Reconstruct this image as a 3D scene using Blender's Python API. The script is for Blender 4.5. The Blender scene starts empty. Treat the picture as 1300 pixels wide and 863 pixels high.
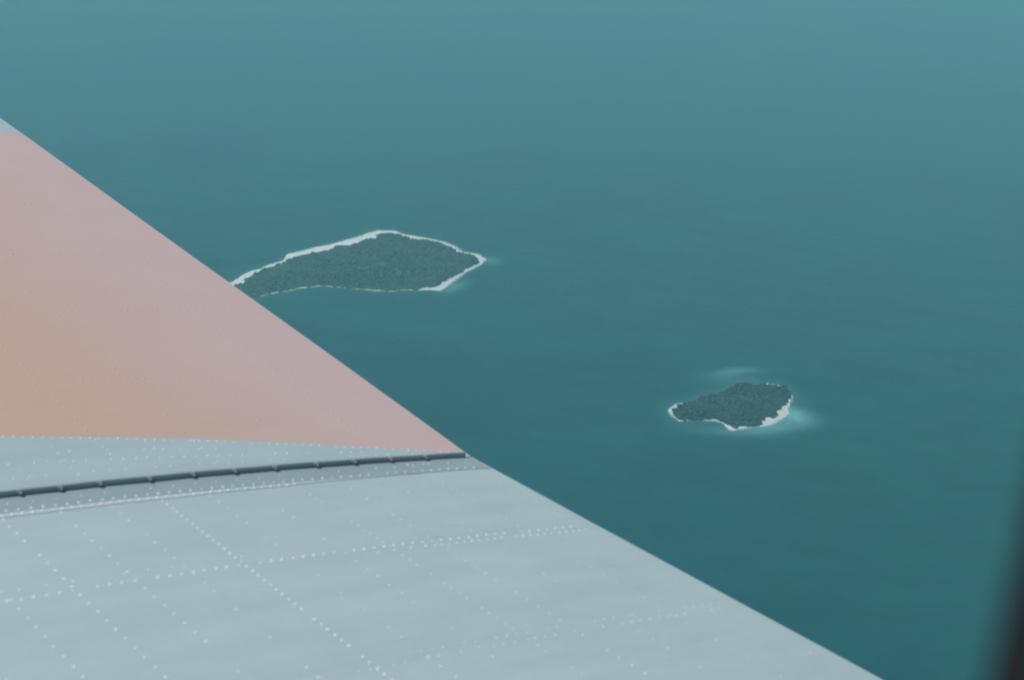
import bpy, bmesh, math, random
import numpy as np
from mathutils import Matrix, Vector

random.seed(7)
rng = np.random.default_rng(11)
scene = bpy.context.scene
COL = scene.collection

# ------------------------------------------------------------------ camera
ALT = 1750.0                       # height of the aircraft above the sea; z = 0 is the camera's own height
cam_data = bpy.data.cameras.new('camera')
cam = bpy.data.objects.new('camera', cam_data)
COL.objects.link(cam)
cam.matrix_world = Matrix(((0.994144, -0.108059, 0.0, 0.0),
                           (0.041507, 0.381864, -0.923286, 0.0),
                           (0.099770, 0.917880, 0.384113, 0.0),
                           (0.0, 0.0, 0.0, 1.0)))
cam_data.sensor_width = 36.0
cam_data.lens = 56.82
cam_data.clip_start = 0.02
cam_data.clip_end = 200000.0
cam_data.dof.use_dof = True
cam_data.dof.focus_distance = 13.0
cam_data.dof.aperture_fstop = 5.2
scene.camera = cam

# ------------------------------------------------------------------ sky and sun
SUN_EL = math.radians(48.0)
SUN_AZ = math.atan2(-0.80, 0.45)   # clockwise from +Y
world = bpy.data.worlds.new('World')
scene.world = world
world.use_nodes = True
wn = world.node_tree
for nd in list(wn.nodes):
    wn.nodes.remove(nd)
sky = wn.nodes.new('ShaderNodeTexSky')
sky.sky_type = 'NISHITA'
sky.sun_disc = False
sky.sun_elevation = SUN_EL
sky.sun_rotation = SUN_AZ
sky.altitude = 2000.0
sky.air_density = 1.0
sky.dust_density = 1.5
bg = wn.nodes.new('ShaderNodeBackground')
bg.inputs['Strength'].default_value = 0.08
wo = wn.nodes.new('ShaderNodeOutputWorld')
wn.links.new(sky.outputs[0], bg.inputs[0])
wn.links.new(bg.outputs[0], wo.inputs[0])

sun_data = bpy.data.lights.new('sun', 'SUN')
sun_data.energy = 3.2
sun_data.angle = math.radians(0.5)
sun_data.color = (1.0, 0.97, 0.91)
sun = bpy.data.objects.new('sun', sun_data)
COL.objects.link(sun)
sdir = Vector((math.sin(SUN_AZ) * math.cos(SUN_EL), math.cos(SUN_AZ) * math.cos(SUN_EL), math.sin(SUN_EL)))
sun.rotation_euler = (-sdir).to_track_quat('-Z', 'Y').to_euler()

vs = scene.view_settings
vs.view_transform = 'Standard'
vs.look = 'None'
vs.exposure = 0.0
vs.gamma = 1.0
vs.use_curve_mapping = False
scene.cycles.max_bounces = 6
scene.cycles.volume_bounces = 1


# ------------------------------------------------------------------ helpers
def tag(o, label=None, cat=None, group=None, kind=None):
    if label: o['label'] = label
    if cat: o['category'] = cat
    if group: o['group'] = group
    if kind: o['kind'] = kind
    return o


def mesh_obj(name, verts, faces, mat, parent=None, smooth=False):
    me = bpy.data.meshes.new(name)
    me.from_pydata([tuple(map(float, v)) for v in verts], [], [tuple(map(int, q)) for q in faces])
    me.update()
    if smooth:
        me.polygons.foreach_set('use_smooth', [True] * len(me.polygons))
    if mat:
        me.materials.append(mat)
    o = bpy.data.objects.new(name, me)
    COL.objects.link(o)
    if parent:
        o.parent = parent
    return o


class NT:
    """small helper round a material's node tree"""
    def __init__(self, name):
        self.m = bpy.data.materials.new(name)
        self.m.use_nodes = True
        self.t = self.m.node_tree
        self.bsdf = self.t.nodes['Principled BSDF']

    def n(self, typ, **kw):
        nd = self.t.nodes.new(typ)
        for k, v in kw.items():
            if isinstance(v, tuple) and k == 'ins':
                continue
            setattr(nd, k, v)
        return nd

    def l(self, a, b):
        self.t.links.new(a, b)

    def noise(self, vec, scale, detail=4.0, rough=0.55, dist=0.0):
        nd = self.n('ShaderNodeTexNoise')
        nd.inputs['Scale'].default_value = scale
        nd.inputs['Detail'].default_value = detail
        nd.inputs['Roughness'].default_value = rough
        nd.inputs['Distortion'].default_value = dist
        if vec is not None:
            self.l(vec, nd.inputs['Vector'])
        return nd.outputs['Fac']

    def ramp(self, fac, p0, p1, c0=(0, 0, 0, 1), c1=(1, 1, 1, 1)):
        nd = self.n('ShaderNodeValToRGB')
        e = nd.color_ramp.elements
        e[0].position, e[1].position = p0, p1
        e[0].color, e[1].color = c0, c1
        self.l(fac, nd.inputs[0])
        return nd.outputs['Color']

    def mix(self, fac, a, b, blend='MIX'):
        nd = self.n('ShaderNodeMix', data_type='RGBA', blend_type=blend)
        for sock, v in ((nd.inputs[0], fac), (nd.inputs[6], a), (nd.inputs[7], b)):
            if isinstance(v, bpy.types.NodeSocket):
                self.l(v, sock)
            else:
                sock.default_value = v
        return nd.outputs[2]

    def math(self, op, a, b=None, clamp=False):
        nd = self.n('ShaderNodeMath', operation=op)
        nd.use_clamp = clamp
        for sock, v in ((nd.inputs[0], a), (nd.inputs[1], b)):
            if v is None:
                continue
            if isinstance(v, bpy.types.NodeSocket):
                self.l(v, sock)
            else:
                sock.default_value = v
        return nd.outputs[0]

    def coords(self, scale=(1, 1, 1)):
        tc = self.n('ShaderNodeTexCoord')
        mp = self.n('ShaderNodeMapping')
        mp.inputs['Scale'].default_value = scale
        self.l(tc.outputs['Object'], mp.inputs['Vector'])
        return mp.outputs['Vector']

    def attr(self, name):
        nd = self.n('ShaderNodeAttribute', attribute_name=name)
        return nd

    def bump(self, height, strength, distance):
        nd = self.n('ShaderNodeBump')
        nd.inputs['Strength'].default_value = strength
        nd.inputs['Distance'].default_value = distance
        self.l(height, nd.inputs['Height'])
        self.l(nd.outputs[0], self.bsdf.inputs['Normal'])

    def set(self, **kw):
        for k, v in kw.items():
            k = k.replace('_', ' ')
            sock = self.bsdf.inputs[k]
            if isinstance(v, bpy.types.NodeSocket):
                self.l(v, sock)
            else:
                sock.default_value = v


# ------------------------------------------------------------------ materials
def painted_metal(name, base, dirt, light, rough=0.42, edge_veil=None):
    t = NT(name)
    v1 = t.coords((0.5, 3.0, 1.0))          # long soft streaks along the airflow
    v2 = t.coords((1, 1, 1))
    streak = t.ramp(t.noise(v1, 2.2, 5, 0.6, 0.3), 0.35, 0.72)
    blot = t.ramp(t.noise(v2, 3.5, 6, 0.65), 0.40, 0.75)
    fine = t.ramp(t.noise(v2, 60, 3, 0.7), 0.52, 0.74)
    smear = t.ramp(t.noise(t.coords((0.7, 5.0, 1.0)), 3.1, 6, 0.7, 0.6), 0.56, 0.78)
    c = t.mix(t.math('MULTIPLY', streak, 0.7), base, light)
    c = t.mix(t.math('MULTIPLY', blot, 0.45), c, dirt)
    c = t.mix(t.math('MULTIPLY', smear, 0.5), c, dirt)
    if edge_veil:                                # veil of reflected light painted into the colour, paler and pinker towards the aft edge
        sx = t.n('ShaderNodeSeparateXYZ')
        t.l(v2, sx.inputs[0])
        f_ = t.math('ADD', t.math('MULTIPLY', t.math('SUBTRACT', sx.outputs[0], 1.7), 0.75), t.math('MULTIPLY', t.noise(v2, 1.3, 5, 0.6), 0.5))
        c = t.mix(t.ramp(f_, 0.40, 1.20), c, edge_veil)
    c = t.mix(t.math('MULTIPLY', fine, 0.22), c, dirt)
    r = t.math('ADD', t.math('MULTIPLY', blot, 0.15), rough)
    t.set(Base_Color=c, Roughness=r)
    t.bump(t.noise(v1, 4.0, 2, 0.5), 0.25, 0.004)
    return t.m


M_SKIN = painted_metal('pale_grey_wing_paint', (0.395, 0.51, 0.515, 1), (0.32, 0.425, 0.435, 1), (0.46, 0.565, 0.565, 1))
M_ORANGE = painted_metal('orange_wing_paint', (0.565, 0.395, 0.29, 1), (0.53, 0.365, 0.26, 1), (0.58, 0.415, 0.325, 1), 0.5, (0.59, 0.445, 0.41, 1))
M_STRIP = painted_metal('dull_grey_strip_metal', (0.27, 0.36, 0.37, 1), (0.22, 0.30, 0.31, 1), (0.31, 0.40, 0.41, 1), 0.5)
M_BEAD = painted_metal('pale_sealant', (0.47, 0.575, 0.585, 1), (0.40, 0.50, 0.51, 1), (0.52, 0.62, 0.63, 1), 0.45)
M_FLANGE = painted_metal('grey_flange_metal', (0.33, 0.42, 0.40, 1), (0.22, 0.29, 0.27, 1), (0.38, 0.47, 0.45, 1), 0.5)

t = NT('bare_rivet_metal')
t.set(Base_Color=(0.78, 0.82, 0.80, 1), Roughness=0.55)
M_RIVET = t.m
t = NT('orange_rivet_paint')
t.set(Base_Color=(0.62, 0.48, 0.42, 1), Roughness=0.45)
M_RIVET_O = t.m

t = NT('dark_window_trim')
v = t.coords()
t.set(Base_Color=t.mix(t.noise(v, 40, 4), (0.010, 0.006, 0.003, 1), (0.016, 0.010, 0.005, 1)), Roughness=0.7)
t.bump(t.noise(v, 300, 3), 0.3, 0.001)
M_TRIM = t.m
t = NT('black_rubber_gasket')
t.set(Base_Color=(0.010, 0.009, 0.008, 1), Roughness=0.8)
M_GASKET = t.m

# sea water: deep teal to blue with broad drifts, turquoise over the shallows, foam along the shores
t = NT('sea_water')
v = t.coords()
drift = t.ramp(t.noise(v, 0.00055, 4, 0.5, 0.6), 0.42, 0.60)
drift2 = t.ramp(t.noise(v, 0.0022, 5, 0.6, 0.4), 0.35, 0.70)
c = t.mix(drift, (0.001, 0.082, 0.076, 1), (0.001, 0.052, 0.092, 1))
c = t.mix(t.math('MULTIPLY', drift2, 0.8), c, (0.003, 0.105, 0.100, 1))
vs_ = t.n('ShaderNodeMapping')
vs_.inputs['Rotation'].default_value = (0, 0, math.radians(28))
vs_.inputs['Scale'].default_value = (1.0, 3.2, 1.0)
t.l(v, vs_.inputs['Vector'])
wind = t.ramp(t.noise(vs_.outputs[0], 0.0032, 6, 0.68, 0.5), 0.40, 0.68)      # wind-ruffled lanes
c = t.mix(t.math('MULTIPLY', wind, 0.75), c, (0.001, 0.050, 0.058, 1))
ripple = t.noise(v, 0.045, 3, 0.7)
c = t.mix(t.math('MULTIPLY', t.ramp(ripple, 0.45, 0.75), 0.30), c, (0.015, 0.11, 0.11, 1))
sh = t.attr('shallow').outputs['Fac']
shn = t.math('MULTIPLY', sh, t.math('ADD', t.math('MULTIPLY', t.noise(v, 0.03, 5, 0.65), 0.9), 0.55), True)
c = t.mix(shn, c, (0.22, 0.56, 0.53, 1))
fo = t.attr('foam').outputs['Fac']
fon = t.ramp(t.math('MULTIPLY', fo, t.math('ADD', t.noise(v, 0.09, 4, 0.7), 0.45)), 0.40, 0.75)
c = t.mix(fon, c, (0.78, 0.82, 0.80, 1))
t.set(Base_Color=c, Roughness=0.16, IOR=1.33)
w = t.math('ADD', t.math('MULTIPLY', t.noise(v, 0.018, 5, 0.65), 1.0), t.math('MULTIPLY', t.noise(v, 0.12, 3, 0.6), 0.35))
t.bump(w, 0.35, 4.0)
M_SEA = t.m

t = NT('white_coral_sand')
v = t.coords()
t.set(Base_Color=t.mix(t.ramp(t.noise(v, 0.05, 5, 0.65), 0.35, 0.7), (0.90, 0.88, 0.84, 1), (0.76, 0.74, 0.69, 1)), Roughness=0.9)
M_SAND = t.m
t = NT('scrub_ground')
v = t.coords()
t.set(Base_Color=t.mix(t.ramp(t.noise(v, 0.02, 6, 0.65), 0.35, 0.7), (0.040, 0.085, 0.070, 1), (0.07, 0.12, 0.095, 1)), Roughness=0.95)
M_GROUND = t.m


def foliage(name, a, b, d):
    t = NT(name)
    v = t.coords()
    tint = t.attr('tint').outputs['Fac']
    c = t.mix(tint, a, b)
    c = t.mix(t.ramp(t.noise(v, 0.015, 4, 0.6), 0.40, 0.66), c, d)
    t.set(Base_Color=c, Roughness=0.85)
    return t.m


M_LEAF_BIG = foliage('island_scrub_leaves', (0.016, 0.064, 0.066, 1), (0.045, 0.112, 0.108, 1), (0.034, 0.096, 0.098, 1))
M_LEAF_SMALL = foliage('island_forest_leaves', (0.008, 0.038, 0.040, 1), (0.052, 0.105, 0.098, 1), (0.024, 0.070, 0.070, 1))

# ------------------------------------------------------------------ island outlines (metres on the sea)
BIG = [(-831, 4427), (-807, 4498), (-781, 4542), (-722, 4644), (-717, 4698), (-693, 4728), (-644, 4787), (-600,
       4831), (-550, 4897), (-512, 4955), (-474, 5011), (-422, 5021), (-389, 4997), (-320, 4985), (-258, 4971),
       (-218, 4943), (-188, 4892), (-140, 4886), (-112, 4846), (-133, 4779), (-169, 4715), (-189, 4647), (-212,
       4579), (-233, 4529), (-264, 4528), (-311, 4513), (-370, 4482), (-410, 4469), (-464, 4466), (-520, 4469),
       (-574, 4464), (-624, 4433), (-665, 4392), (-723, 4342), (-783, 4272), (-838, 4219), (-870, 4246), (-862,
       4331)]
BIG_W = [26, 28, 26, 26, 50, 50, 40, 46, 48, 48, 50, 44, 34, 30, 24, 34,
         34, 26, 24, 14, 14, 18, 24, 30,
         18, 6, 3, 6, 3, 2, 5, 6,
         3, 1, 1, 6, 8, 20]
SMALL = [(432, 3849), (437, 3810), (451, 3789), (466, 3795), (504, 3805), (547, 3819), (567, 3806), (585, 3769), (600,
         3781), (628, 3793), (668, 3811), (683, 3821), (707, 3848), (737, 3883), (755, 3936), (766, 3990), (769, 4043),
         (758, 4076), (730, 4091), (696, 4088), (662, 4073), (628, 4064), (599, 4025), (560, 3988), (521, 3948), (490,
         3915), (453, 3888)]
SMALL_W = [13, 15, 18, 7, 1, 1, 5, 20,
           7, 4, 7, 18, 27, 27, 13, 5,
           -3, -4, 27, -5, -5, -5, -5, -5,
           -4, -3, 8]


def signed_distance(px, py, poly, widths):
    """signed distance to a closed outline (positive inside) and the beach width at the nearest shore"""
    px = px.ravel(); py = py.ravel()
    best = np.full(px.shape, 1e18); bw = np.zeros(px.shape); inside = np.zeros(px.shape, bool)
    n = len(poly)
    for i in range(n):
        ax, ay = poly[i]; bx, by = poly[(i + 1) % n]
        dx, dy = bx - ax, by - ay
        u = np.clip(((px - ax) * dx + (py - ay) * dy) / (dx * dx + dy * dy), 0, 1)
        d = (px - ax - u * dx) ** 2 + (py - ay - u * dy) ** 2
        m = d < best
        best[m] = d[m]
        bw[m] = (widths[i] * (1 - u) + widths[(i + 1) % n] * u)[m]
        c = ((ay > py) != (by > py)) & (px < dx * (py - ay) / (dy if dy else 1e-9) + ax)
        inside ^= c
    return np.where(inside, 1, -1) * np.sqrt(best), bw


def vnoise(x, y, scale, seed):
    """smooth value noise, -1..1"""
    g = np.random.default_rng(seed).uniform(-1, 1, (64, 64))
    u = x / scale; v = y / scale
    i = np.floor(u).astype(int); j = np.floor(v).astype(int)
    fu = u - i; fv = v - j
    fu = fu * fu * (3 - 2 * fu); fv = fv * fv * (3 - 2 * fv)
    a = g[i % 64, j % 64]; b = g[(i + 1) % 64, j % 64]; c = g[i % 64, (j + 1) % 64]; d = g[(i + 1) % 64, (j + 1) % 64]
    return (a * (1 - fu) + b * fu) * (1 - fv) + (c * (1 - fu) + d * fu) * fv


def shore_wobble(x, y, seed):
    return 5.0 * vnoise(x, y, 34, seed) + 3.2 * vnoise(x, y, 13, seed + 1)


# ------------------------------------------------------------------ sea: one sheet out to the horizon, finer near the islands
xs = np.concatenate([[-60000, -30000, -15000, -8000, -4500, -2800, -1900], np.arange(-1400, 1201, 9), [1700, 2600, 4500, 8000, 15000, 30000, 60000]])
ys = np.concatenate([[-60000, -30000, -12000, -5000, -1500, 600, 1800, 2700], np.arange(3450, 5350, 9), [5800, 6600, 8500, 12000, 20000, 35000, 60000]])
GX, GY = np.meshgrid(xs, ys)
nx, ny = len(xs), len(ys)
idx = np.arange(nx * ny).reshape(ny, nx)
faces = np.stack([idx[:-1, :-1], idx[:-1, 1:], idx[1:, 1:], idx[1:, :-1]], -1).reshape(-1, 4)
sea = mesh_obj('sea', np.stack([GX.ravel(), GY.ravel(), np.zeros(nx * ny)], -1), faces, M_SEA)
sea.location = (0, 0, -ALT)
tag(sea, kind='structure')
fx, fy = GX.ravel(), GY.ravel()
sdb, _ = signed_distance(fx, fy, BIG, BIG_W)
sds, _ = signed_distance(fx, fy, SMALL, SMALL_W)


def blob(cx, cy, rx, ry, ang):
    a = math.radians(ang)
    u = (fx - cx) * math.cos(a) + (fy - cy) * math.sin(a)
    w = -(fx - cx) * math.sin(a) + (fy - cy) * math.cos(a)
    return np.exp(-((u / rx) ** 2 + (w / ry) ** 2))


shallow = (0.26 * np.exp(-np.clip(-sds, 0, None) / 16.0) + 0.16 * np.exp(-np.clip(-sdb, 0, None) / 14.0)
           + 0.85 * blob(762, 3900, 48, 52, 50) + 0.55 * blob(700, 3812, 76, 30, 25) + 0.24 * blob(580, 3757, 120, 28, 6)
           + 0.32 * blob(655, 4170, 48, 20, 18) + 0.24 * blob(600, 4140, 46, 20, 30) + 0.15 * blob(610, 4100, 90, 45, 20)
           + 0.38 * blob(-190, 4575, 66, 28, 66) + 0.30 * blob(-95, 4838, 34, 38, 0))
foam = np.maximum(np.exp(-(np.clip(-sds - 2, 0, None) / 9.0) ** 2) * 0.85, np.exp(-(np.clip(-sdb - 2, 0, None) / 9.0) ** 2) * 0.8)
# surf breaks on the open shores only; the lee shores are calm
lee_small = (fy > 3900) & (fx < 715)
lee_big = (fy < 4560) & (fx < -300)
foam *= np.where(sds > -60, np.clip(0.70 + 0.7 * vnoise(fx, fy, 60, 5) - 1.0 * lee_small, 0, 1),
                 np.clip(0.85 + 0.3 * vnoise(fx, fy, 80, 6) - lee_big * (0.35 - 0.6 * vnoise(fx, fy, 55, 9)), 0, 1))
for nm, arr in (('shallow', np.clip(shallow, 0, 1)), ('foam', np.clip(foam, 0, 1))):
    a = sea.data.attributes.new(nm, 'FLOAT', 'POINT')
    a.data.foreach_set('value', arr.astype(np.float32))

# ------------------------------------------------------------------ islands
ICO_V = []
_p = (1 + 5 ** 0.5) / 2
for a_, b_ in ((1, _p), (-1, _p), (1, -_p), (-1, -_p)):
    ICO_V += [(a_, b_, 0), (0, a_, b_), (b_, 0, a_)]
ICO_V = np.array(ICO_V) / math.sqrt(1 + _p * _p)
_bm = bmesh.new()
for q in ICO_V:
    _bm.verts.new(q)
_ret = bmesh.ops.convex_hull(_bm, input=_bm.verts)
_bm.verts.ensure_lookup_table(); _bm.verts.index_update()
ICO_V = np.array([vv.co[:] for vv in _bm.verts])
ICO_F = np.array([[vv.index for vv in ff.verts] for ff in _bm.faces])
_bm.free()


def build_island(poly, widths, cell, seed, crest, tree_gap, tree_h, leaf, label, bare):
    cx = sum(p[0] for p in poly) / len(poly); cy = sum(p[1] for p in poly) / len(poly)
    root = bpy.data.objects.new('island', None)
    COL.objects.link(root)
    root.location = (cx, cy, -ALT)
    tag(root, label, 'island')
    x0, x1 = min(p[0] for p in poly) - 24, max(p[0] for p in poly) + 24
    y0, y1 = min(p[1] for p in poly) - 24, max(p[1] for p in poly) + 24
    gx = np.arange(x0, x1, cell); gy = np.arange(y0, y1, cell)
    X, Y = np.meshgrid(gx, gy)

    def field(px, py):
        sd, bw = signed_distance(px, py, poly, widths)
        px = px.ravel(); py = py.ravel()
        sd = sd + shore_wobble(px, py, seed)
        bw = bw * (0.78 + 0.45 * vnoise(px, py, 45, seed + 7) + 0.35 * vnoise(px, py, 19, seed + 6)) + 2.5 * vnoise(px, py, 12, seed + 8)
        h = np.where(sd < 30, sd * 0.085, 2.55 + crest * (1 - np.exp(-(sd - 30) / 60.0)))
        h = h + np.clip(sd / 40, 0, 1) * 0.9 * vnoise(px, py, 30, seed + 9)
        return sd, bw, h

    sd, bw, h = field(X, Y)
    nxx, nyy = len(gx), len(gy)
    ii = np.arange(nxx * nyy).reshape(nyy, nxx)
    fc = np.stack([ii[:-1, :-1], ii[:-1, 1:], ii[1:, 1:], ii[1:, :-1]], -1).reshape(-1, 4)
    fsd = sd[fc].mean(1); fbw = bw[fc].mean(1)
    V = np.stack([X.ravel() - cx, Y.ravel() - cy, h], -1)

    def sub(name, mask, mat):
        f_ = fc[mask]
        used, inv = np.unique(f_, return_inverse=True)
        return mesh_obj(name, V[used], inv.reshape(f_.shape), mat, root, True)

    sub('beach', (fsd > -12) & (fsd <= fbw), M_SAND)
    sub('land', (fsd > fbw), M_GROUND)
    # the wood on it: crowns packed over the land, thinner over clearings
    tx, ty = np.meshgrid(np.arange(x0, x1, tree_gap), np.arange(y0, y1, tree_gap))
    tx = tx.ravel() + rng.uniform(-.5, .5, tx.size) * tree_gap * 1.1
    ty = ty.ravel() + rng.uniform(-.5, .5, ty.size) * tree_gap * 1.1
    tsd, tbw, th = field(tx, ty)
    dens = 0.86 + 0.45 * vnoise(tx, ty, 70, seed + 20) + 0.25 * vnoise(tx, ty, 26, seed + 21)
    for (bx, by, br, bs) in bare:
        dens = dens - bs * np.exp(-(((tx - bx) ** 2 + ((ty - by) * 1.6) ** 2) / br ** 2))
    k = (tsd > np.maximum(tbw, -2.5) + 1.5) & (rng.uniform(0, 1, tx.size) < dens)
    tx, ty, th, dens = tx[k], ty[k], th[k], dens[k]
    n = len(tx)
    r = tree_gap * rng.uniform(0.50, 0.95, n)
    r *= 1 + 0.5 * (rng.uniform(0, 1, n) > 0.9)          # a few broad old crowns
    hh = tree_h * rng.uniform(0.55, 1.35, n) * (0.8 + 0.35 * vnoise(tx, ty, 40, seed + 22))
    sc = np.stack([r * rng.uniform(.8, 1.2, n), r * rng.uniform(.8, 1.2, n), hh * 0.5], -1)
    ang = rng.uniform(0, 6.28, n)
    base = ICO_V[None] * (1 + rng.uniform(-.28, .28, (n, len(ICO_V), 1)))
    ca, sa = np.cos(ang)[:, None], np.sin(ang)[:, None]
    base = np.stack([base[..., 0] * ca - base[..., 1] * sa, base[..., 0] * sa + base[..., 1] * ca, base[..., 2]], -1)
    vv = base * sc[:, None, :] + np.stack([tx - cx, ty - cy, th + hh * 0.5], -1)[:, None, :]
    ff = (ICO_F[None] + (np.arange(n) * len(ICO_V))[:, None, None]).reshape(-1, 3)
    fo_ = mesh_obj('forest', vv.reshape(-1, 3), ff, leaf, root)
    tint = np.repeat(np.clip(rng.normal(0.42, 0.28, n), 0, 1), len(ICO_V))
    a = fo_.data.attributes.new('tint', 'FLOAT', 'POINT')
    a.data.foreach_set('value', tint.astype(np.float32))
    tag(fo_, kind='stuff')
    return root


build_island(BIG, BIG_W, 4.0, 31, 6.0, 6.0, 4.2, M_LEAF_BIG,
             'larger long low island ringed by a thin white beach, running in behind the wing edge',
             [(-380, 4640, 90, 0.35), (-255, 4740, 75, 0.3), (-570, 4650, 90, 0.2), (-300, 4880, 50, 0.4)])
build_island(SMALL, SMALL_W, 3.0, 57, 7.0, 5.2, 6.0, M_LEAF_SMALL,
             'smaller dark wooded island with thick white sand at its right end and turquoise shallows',
             [(692, 4055, 24, 0.9), (632, 3980, 30, 0.5)])

# ------------------------------------------------------------------ the aircraft wing
# own axes: x aft along the chord, y outboard along the span, z up; its skin near the edge lies in z = 0
wing = bpy.data.objects.new('aircraft_wing', None)
COL.objects.link(wing)
wing_rot = Matrix(((0.784955, -0.618740, 0.031744), (0.605558, 0.777044, 0.171765), (-0.130944, -0.115605, 0.984626)))
wing.matrix_world = Matrix.Translation(wing_rot @ Vector((0, 0, -1.5))) @ wing_rot.to_4x4()
tag(wing, 'riveted pale grey metal aircraft wing with a faded orange painted outer panel', 'wing')

TE = 3.012            # aft edge
YJ = 3.885            # joint of inner and outer panel
DIH = math.tan(math.radians(5.5))


def lead(y):          # forward edge of the wing
    return -1.25 if y < YJ else -1.25 + (y - YJ) * 0.27


def z_up(x, y):
    u = (TE - x) / 1.5
    z = 0.045 * u * (1 - u)
    if y > YJ:
        z += (y - YJ) * DIH
    c = (x - lead(y)) / (TE - lead(y))
    # skin sags a little between ribs and stringers
    z += 0.0006 * math.sin(x * 22.0) * math.sin(y * 10.2) + 0.0010 * math.sin(x * 3.1 + y * 2.3)
    return z - 0.10 * max(0, 0.06 - c) / 0.06


def z_low(x, y):
    ch = TE - lead(y)
    c = min(max((x - lead(y)) / ch, 0), 1)
    th = ch * 0.13 * 5 * (0.2969 * math.sqrt(c) - 0.126 * c - 0.3516 * c * c + 0.2843 * c ** 3 - 0.1015 * c ** 4)
    return z_up(x, y) - 0.006 - max(th, 0)


def wing_panel(name, ylo, yhi, mat, nxs=40, nys=24):
    """closed shell between two span stations, each station a function of x"""
    xsn = [0, .01, .02, .035, .06] + [0.06 + 0.94 * i / nxs for i in range(1, nxs + 1)]
    V, F = [], []
    rows = len(xsn); cols = nys + 1
    for side in (0, 1):
        for xf in xsn:
            for j in range(cols):
                tj = j / nys
                x = lead(YJ - 0.001) + xf * (TE - lead(YJ - 0.001))
                y = ylo(x) + (yhi(x) - ylo(x)) * tj
                x = lead(y) + xf * (TE - lead(y))
                y = ylo(x) + (yhi(x) - ylo(x)) * tj
                V.append((x, y, z_up(x, y) if side == 0 else z_low(x, y)))
    o = rows * cols
    for i in range(rows - 1):
        for j in range(nys):
            a = i * cols + j
            F.append((a, a + cols, a + cols + 1, a + 1))
            F.append((o + a, o + a + 1, o + a + cols + 1, o + a + cols))
    for j in range(nys):
        a = (rows - 1) * cols + j
        F.append((a, o + a, o + a + 1, a + 1)); F.append((j, j + 1, o + j + 1, o + j))
    for i in range(rows - 1):
        a = i * cols
        F.append((a, o + a, o + a + cols, a + cols))
        a += nys
        F.append((a, a + cols, o + a + cols, o + a))
    ob = mesh_obj(name, V, F, mat, wing, True)
    ob.data.set_sharp_from_angle(angle=math.radians(35))
    return ob


def paint_line(x):        # inboard border of the orange paint
    pts = [(-1.3, 4.85), (1.0, 4.39), (1.626, 4.258), (2.063, 4.165), (2.483, 4.061), (2.824, 3.961), (3.0, 3.908), (3.02, 3.902)]
    for (xa, ya), (xb, yb) in zip(pts, pts[1:]):
        if x <= xb:
            return ya + (yb - ya) * (x - xa) / (xb - xa)
    return pts[-1][1]


inner = wing_panel('inner_panel', lambda x: 0.45, lambda x: YJ - 0.004, M_SKIN, nxs=150, nys=80)
outer = wing_panel('outer_panel', lambda x: YJ + 0.004, paint_line, M_SKIN, nys=6)
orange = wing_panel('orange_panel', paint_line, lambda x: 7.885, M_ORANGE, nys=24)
tag(orange, 'faded orange painted panel')
tip = wing_panel('tip_panel', lambda x: 7.885, lambda x: 13.2 - 1.2 * ((x - 2.4) / 2.0) ** 4, M_SKIN, nys=16)


def ribbon(name, ya, yb, h, xa, xb, mat, n=60, taper=0.0):
    """a strip of metal laid along the chord, following the skin"""
    V, F = [], []
    ya0, yb0 = ya, yb
    for i in range(n + 1):
        x = xa + (xb - xa) * i / n
        k_ = min(1.0, (xb - x) / taper + 0.02) if taper else 1.0
        ya = yb - (yb0 - ya0) * k_
        prof = [(ya, -0.004), (ya, h * 0.72), (ya + (yb - ya) * 0.2, h), (yb - (yb - ya) * 0.2, h), (yb, h * 0.72), (yb, -0.004)]
        for (y, z) in prof:
            V.append((x, y, z_up(x, min(y, YJ)) + z))
    m = len(prof)
    for i in range(n):
        for k in range(m - 1):
            a = i * m + k
            F.append((a, a + 1, a + m + 1, a + m))
    F.append(tuple(range(m))); F.append(tuple(range(n * m + m - 1, n * m - 1, -1)))
    return mesh_obj(name, V, F, mat, wing)


ribbon('joint_flange', 3.882, 3.902, 0.0155, -0.9, 2.985, M_FLANGE)
ribbon('cover_strip', 3.772, 3.879, 0.0014, -0.9, 3.004, M_STRIP)
ribbon('edge_bead', 3.746, 3.770, 0.0018, -0.9, 2.75, M_BEAD, taper=0.8)

# bolt brackets standing on the joint flange
bb = bmesh.new()
bmesh.ops.create_cube(bb, size=1.0, matrix=Matrix.Translation((0, 0, 0.008)) @ Matrix.Diagonal((0.015, 0.009, 0.015, 1)))
bmesh.ops.bevel(bb, geom=list(bb.edges), offset=0.003, segments=1, affect='EDGES')
bmesh.ops.create_cone(bb, cap_ends=True, segments=6, radius1=0.0045, radius2=0.0035, depth=0.005,
                      matrix=Matrix.Translation((0, -0.006, 0.008)) @ Matrix.Rotation(math.radians(90), 4, 'X'))
bolt_me = bpy.data.meshes.new('bolt')
bb.to_mesh(bolt_me); bb.free()
bolt_me.materials.append(M_FLANGE)
x = 0.85
for x in (0.9, 1.03, 1.16, 1.29, 1.42, 1.545, 1.655, 1.765, 1.91, 2.04, 2.17, 2.30, 2.44, 2.57, 2.70, 2.83):
    b = bpy.data.objects.new('bolt', bolt_me)
    COL.objects.link(b)
    b.parent = wing
    b.location = (x, 3.880, z_up(x, YJ) + 0.001)

# rivets: domes in rows along the ribs and stringers
RV, RF, OV, OF = [], [], [], []


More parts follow.
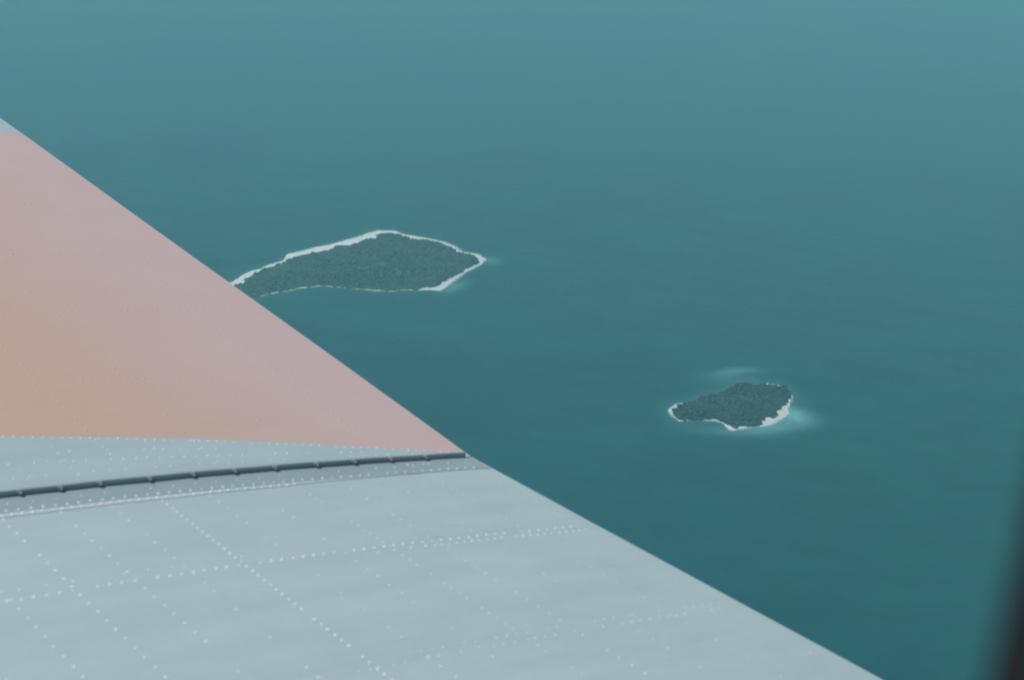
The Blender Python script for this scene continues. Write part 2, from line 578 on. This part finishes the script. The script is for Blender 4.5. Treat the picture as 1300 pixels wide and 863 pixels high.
def rivet(x, y, r, h, V=None, F=None, lift=0.0):
    V = RV if V is None else V
    F = RF if F is None else F
    z = z_up(x, y) + lift
    o = len(V)
    for k in range(8):
        a = k * math.pi / 4
        V.append((x + r * math.cos(a), y + r * math.sin(a), z - 0.0005))
    for k in range(8):
        a = k * math.pi / 4
        V.append((x + .68 * r * math.cos(a), y + .68 * r * math.sin(a), z + h * .72))
    V.append((x, y, z + h))
    for k in range(8):
        k2 = (k + 1) % 8
        F.append((o + k, o + k2, o + 8 + k2, o + 8 + k)); F.append((o + 8 + k, o + 8 + k2, o + 16))


def row(xa, ya, xb, yb, step, keep=0.88, size=1.0, V=None, F=None, lift=0.0):
    L = math.hypot(xb - xa, yb - ya)
    n = int(L / (step * 0.88))
    for i in range(n + 1):
        if random.random() > keep ** 0.6:
            continue
        u = i / max(n, 1)
        s_ = size * random.uniform(0.7, 1.05)
        rivet(xa + (xb - xa) * u + random.gauss(0, .0007), ya + (yb - ya) * u + random.gauss(0, .0007), 0.0050 * s_, 0.0017 * s_, V, F, lift)


# ribs (along the chord)
row(0.9, 3.757, 2.30, 3.757, 0.030, 0.95, 1.2, lift=0.0018)
row(0.9, 3.786, 2.95, 3.786, 0.036, 0.85, 1.1, lift=0.0013)
row(0.9, 3.832, 2.95, 3.832, 0.075, 0.7, 0.8, lift=0.0013)
row(2.70, 3.845, 2.86, 3.845, 0.022, 0.6, 1.1, lift=0.0013)
row(0.9, 3.268, 2.92, 3.262, 0.034, 0.85, 1.15)
row(2.25, 3.235, 2.95, 3.232, 0.028, 0.85, 1.0)
row(0.9, 3.315, 1.9, 3.315, 0.068, 0.5, 0.9)
row(0.9, 2.655, 2.98, 2.655, 0.034, 0.6, 0.75)
row(1.9, 2.690, 2.98, 2.690, 0.034, 0.35, 0.6)
row(0.9, 2.05, 3.0, 2.05, 0.034, 0.85, 1.0)
# stringers (along the span)
for xr, step, keep, sz in ((1.02, .058, .8, 1), (1.16, .058, .8, 1), (1.30, .058, .85, 1), (1.45, .056, .9, 1.1), (1.60, .058, .8, 1), (1.74, .06, .45, .9), (1.882, .034, .95, 1.1),
                           (2.02, .06, .4, .8), (2.16, .06, .35, .8), (2.30, .036, .6, .75), (2.445, .050, .6, .8), (2.60, .06, .25, .6), (2.76, .06, .25, .6), (2.95, .05, .2, .5)):
    row(xr, 1.0, xr, 3.735, step, keep, sz)
# outer panel, beside the paint line
row(1.30, 4.335, 2.95, 3.930, 0.030, 0.85, 0.95)
row(1.30, 4.105, 2.65, 3.965, 0.040, 0.75, 0.95)
row(1.30, 4.20, 2.2, 4.055, 0.060, 0.5, 0.9)
row(1.30, 4.00, 2.95, 3.925, 0.050, 0.5, 0.8)
for xr in (1.45, 1.60, 1.74, 1.88, 2.02, 2.16):
    row(xr, 3.92, xr, paint_line(xr) - 0.02, 0.055, 0.7, 0.9)
rv = mesh_obj('rivets', RV, RF, M_RIVET, wing, True)
tag(rv, kind='stuff')
for yy in (4.62, 5.25, 5.9, 6.6, 7.3):
    row(1.2, yy, 2.97, yy, 0.034, 0.8, 0.9, OV, OF)
for xr in (1.60, 1.88, 2.16, 2.445, 2.72):
    row(xr, paint_line(xr) + 0.05, xr, 7.8, 0.05, 0.7, 0.9, OV, OF)
ro = mesh_obj('painted_rivets', OV, OF, M_RIVET_O, wing, True)
tag(ro, kind='stuff')

# ------------------------------------------------------------------ cabin window surround the picture is taken through
win = bpy.data.objects.new('window_frame', None)
COL.objects.link(win)
win.matrix_world = Matrix.Translation(wing_rot @ Vector((0.043, 0.15, -0.045))) @ wing_rot.to_4x4()
tag(win, 'dark out-of-focus cabin window frame at the lower right edge', 'window frame', kind='thing')


def rounded(w, h, r, seg=8):
    pts = []
    for cx_, cz_, a0 in ((w - r, h - r, 0), (-w + r, h - r, 90), (-w + r, -h + r, 180), (w - r, -h + r, 270)):
        for k in range(seg + 1):
            a = math.radians(a0 + 90 * k / seg)
            pts.append((cx_ + r * math.cos(a), cz_ + r * math.sin(a)))
    return pts


def ring(name, prof, mat):
    """sweep a profile of (grow, depth) round the window opening"""
    V, F = [], []
    loops = [rounded(0.246 + g, 0.220 + g, 0.07 + g) for g, _ in prof]
    n = len(loops[0]); m = len(prof)
    for (g, d), lp in zip(prof, loops):
        V += [(x, d, z) for x, z in lp]
    for i in range(m):
        for k in range(n):
            a, b_ = i * n + k, i * n + (k + 1) % n
            c_, d_ = ((i + 1) % m) * n + (k + 1) % n, ((i + 1) % m) * n + k
            F.append((a, b_, c_, d_))
    ob = mesh_obj(name, V, F, mat, win, True)
    ob.data.set_sharp_from_angle(angle=math.radians(40))
    return ob


ring('trim', [(0.006, 0.030), (0.010, -0.004), (0.022, -0.012), (0.072, -0.010), (0.080, 0.0), (0.080, 0.030)], M_TRIM)
ring('gasket', [(0.0, 0.034), (0.0, 0.012), (0.004, 0.008), (0.0055, 0.012), (0.0055, 0.034)], M_GASKET)

# ------------------------------------------------------------------ haze over the sea
hz = bpy.data.materials.new('sea_haze')
hz.use_nodes = True
ht = hz.node_tree
for nd in list(ht.nodes):
    ht.nodes.remove(nd)
pv = ht.nodes.new('ShaderNodeVolumePrincipled')
pv.inputs['Color'].default_value = (0.41, 0.93, 0.96, 1)
pv.inputs['Density'].default_value = 0.00008
pv.inputs['Anisotropy'].default_value = 0.2
ho = ht.nodes.new('ShaderNodeOutputMaterial')
ht.links.new(pv.outputs[0], ho.inputs['Volume'])
HB, HT = -ALT - 4.0, 6.0
hw = 62000.0
hv = [(-hw, -hw, HB), (hw, -hw, HB), (hw, hw, HB), (-hw, hw, HB), (-hw, -hw, HT), (hw, -hw, HT), (hw, hw, HT), (-hw, hw, HT)]
haze = mesh_obj('haze', hv, [(0, 3, 2, 1), (4, 5, 6, 7), (0, 1, 5, 4), (1, 2, 6, 5), (2, 3, 7, 6), (3, 0, 4, 7)], hz)
tag(haze, kind='stuff')
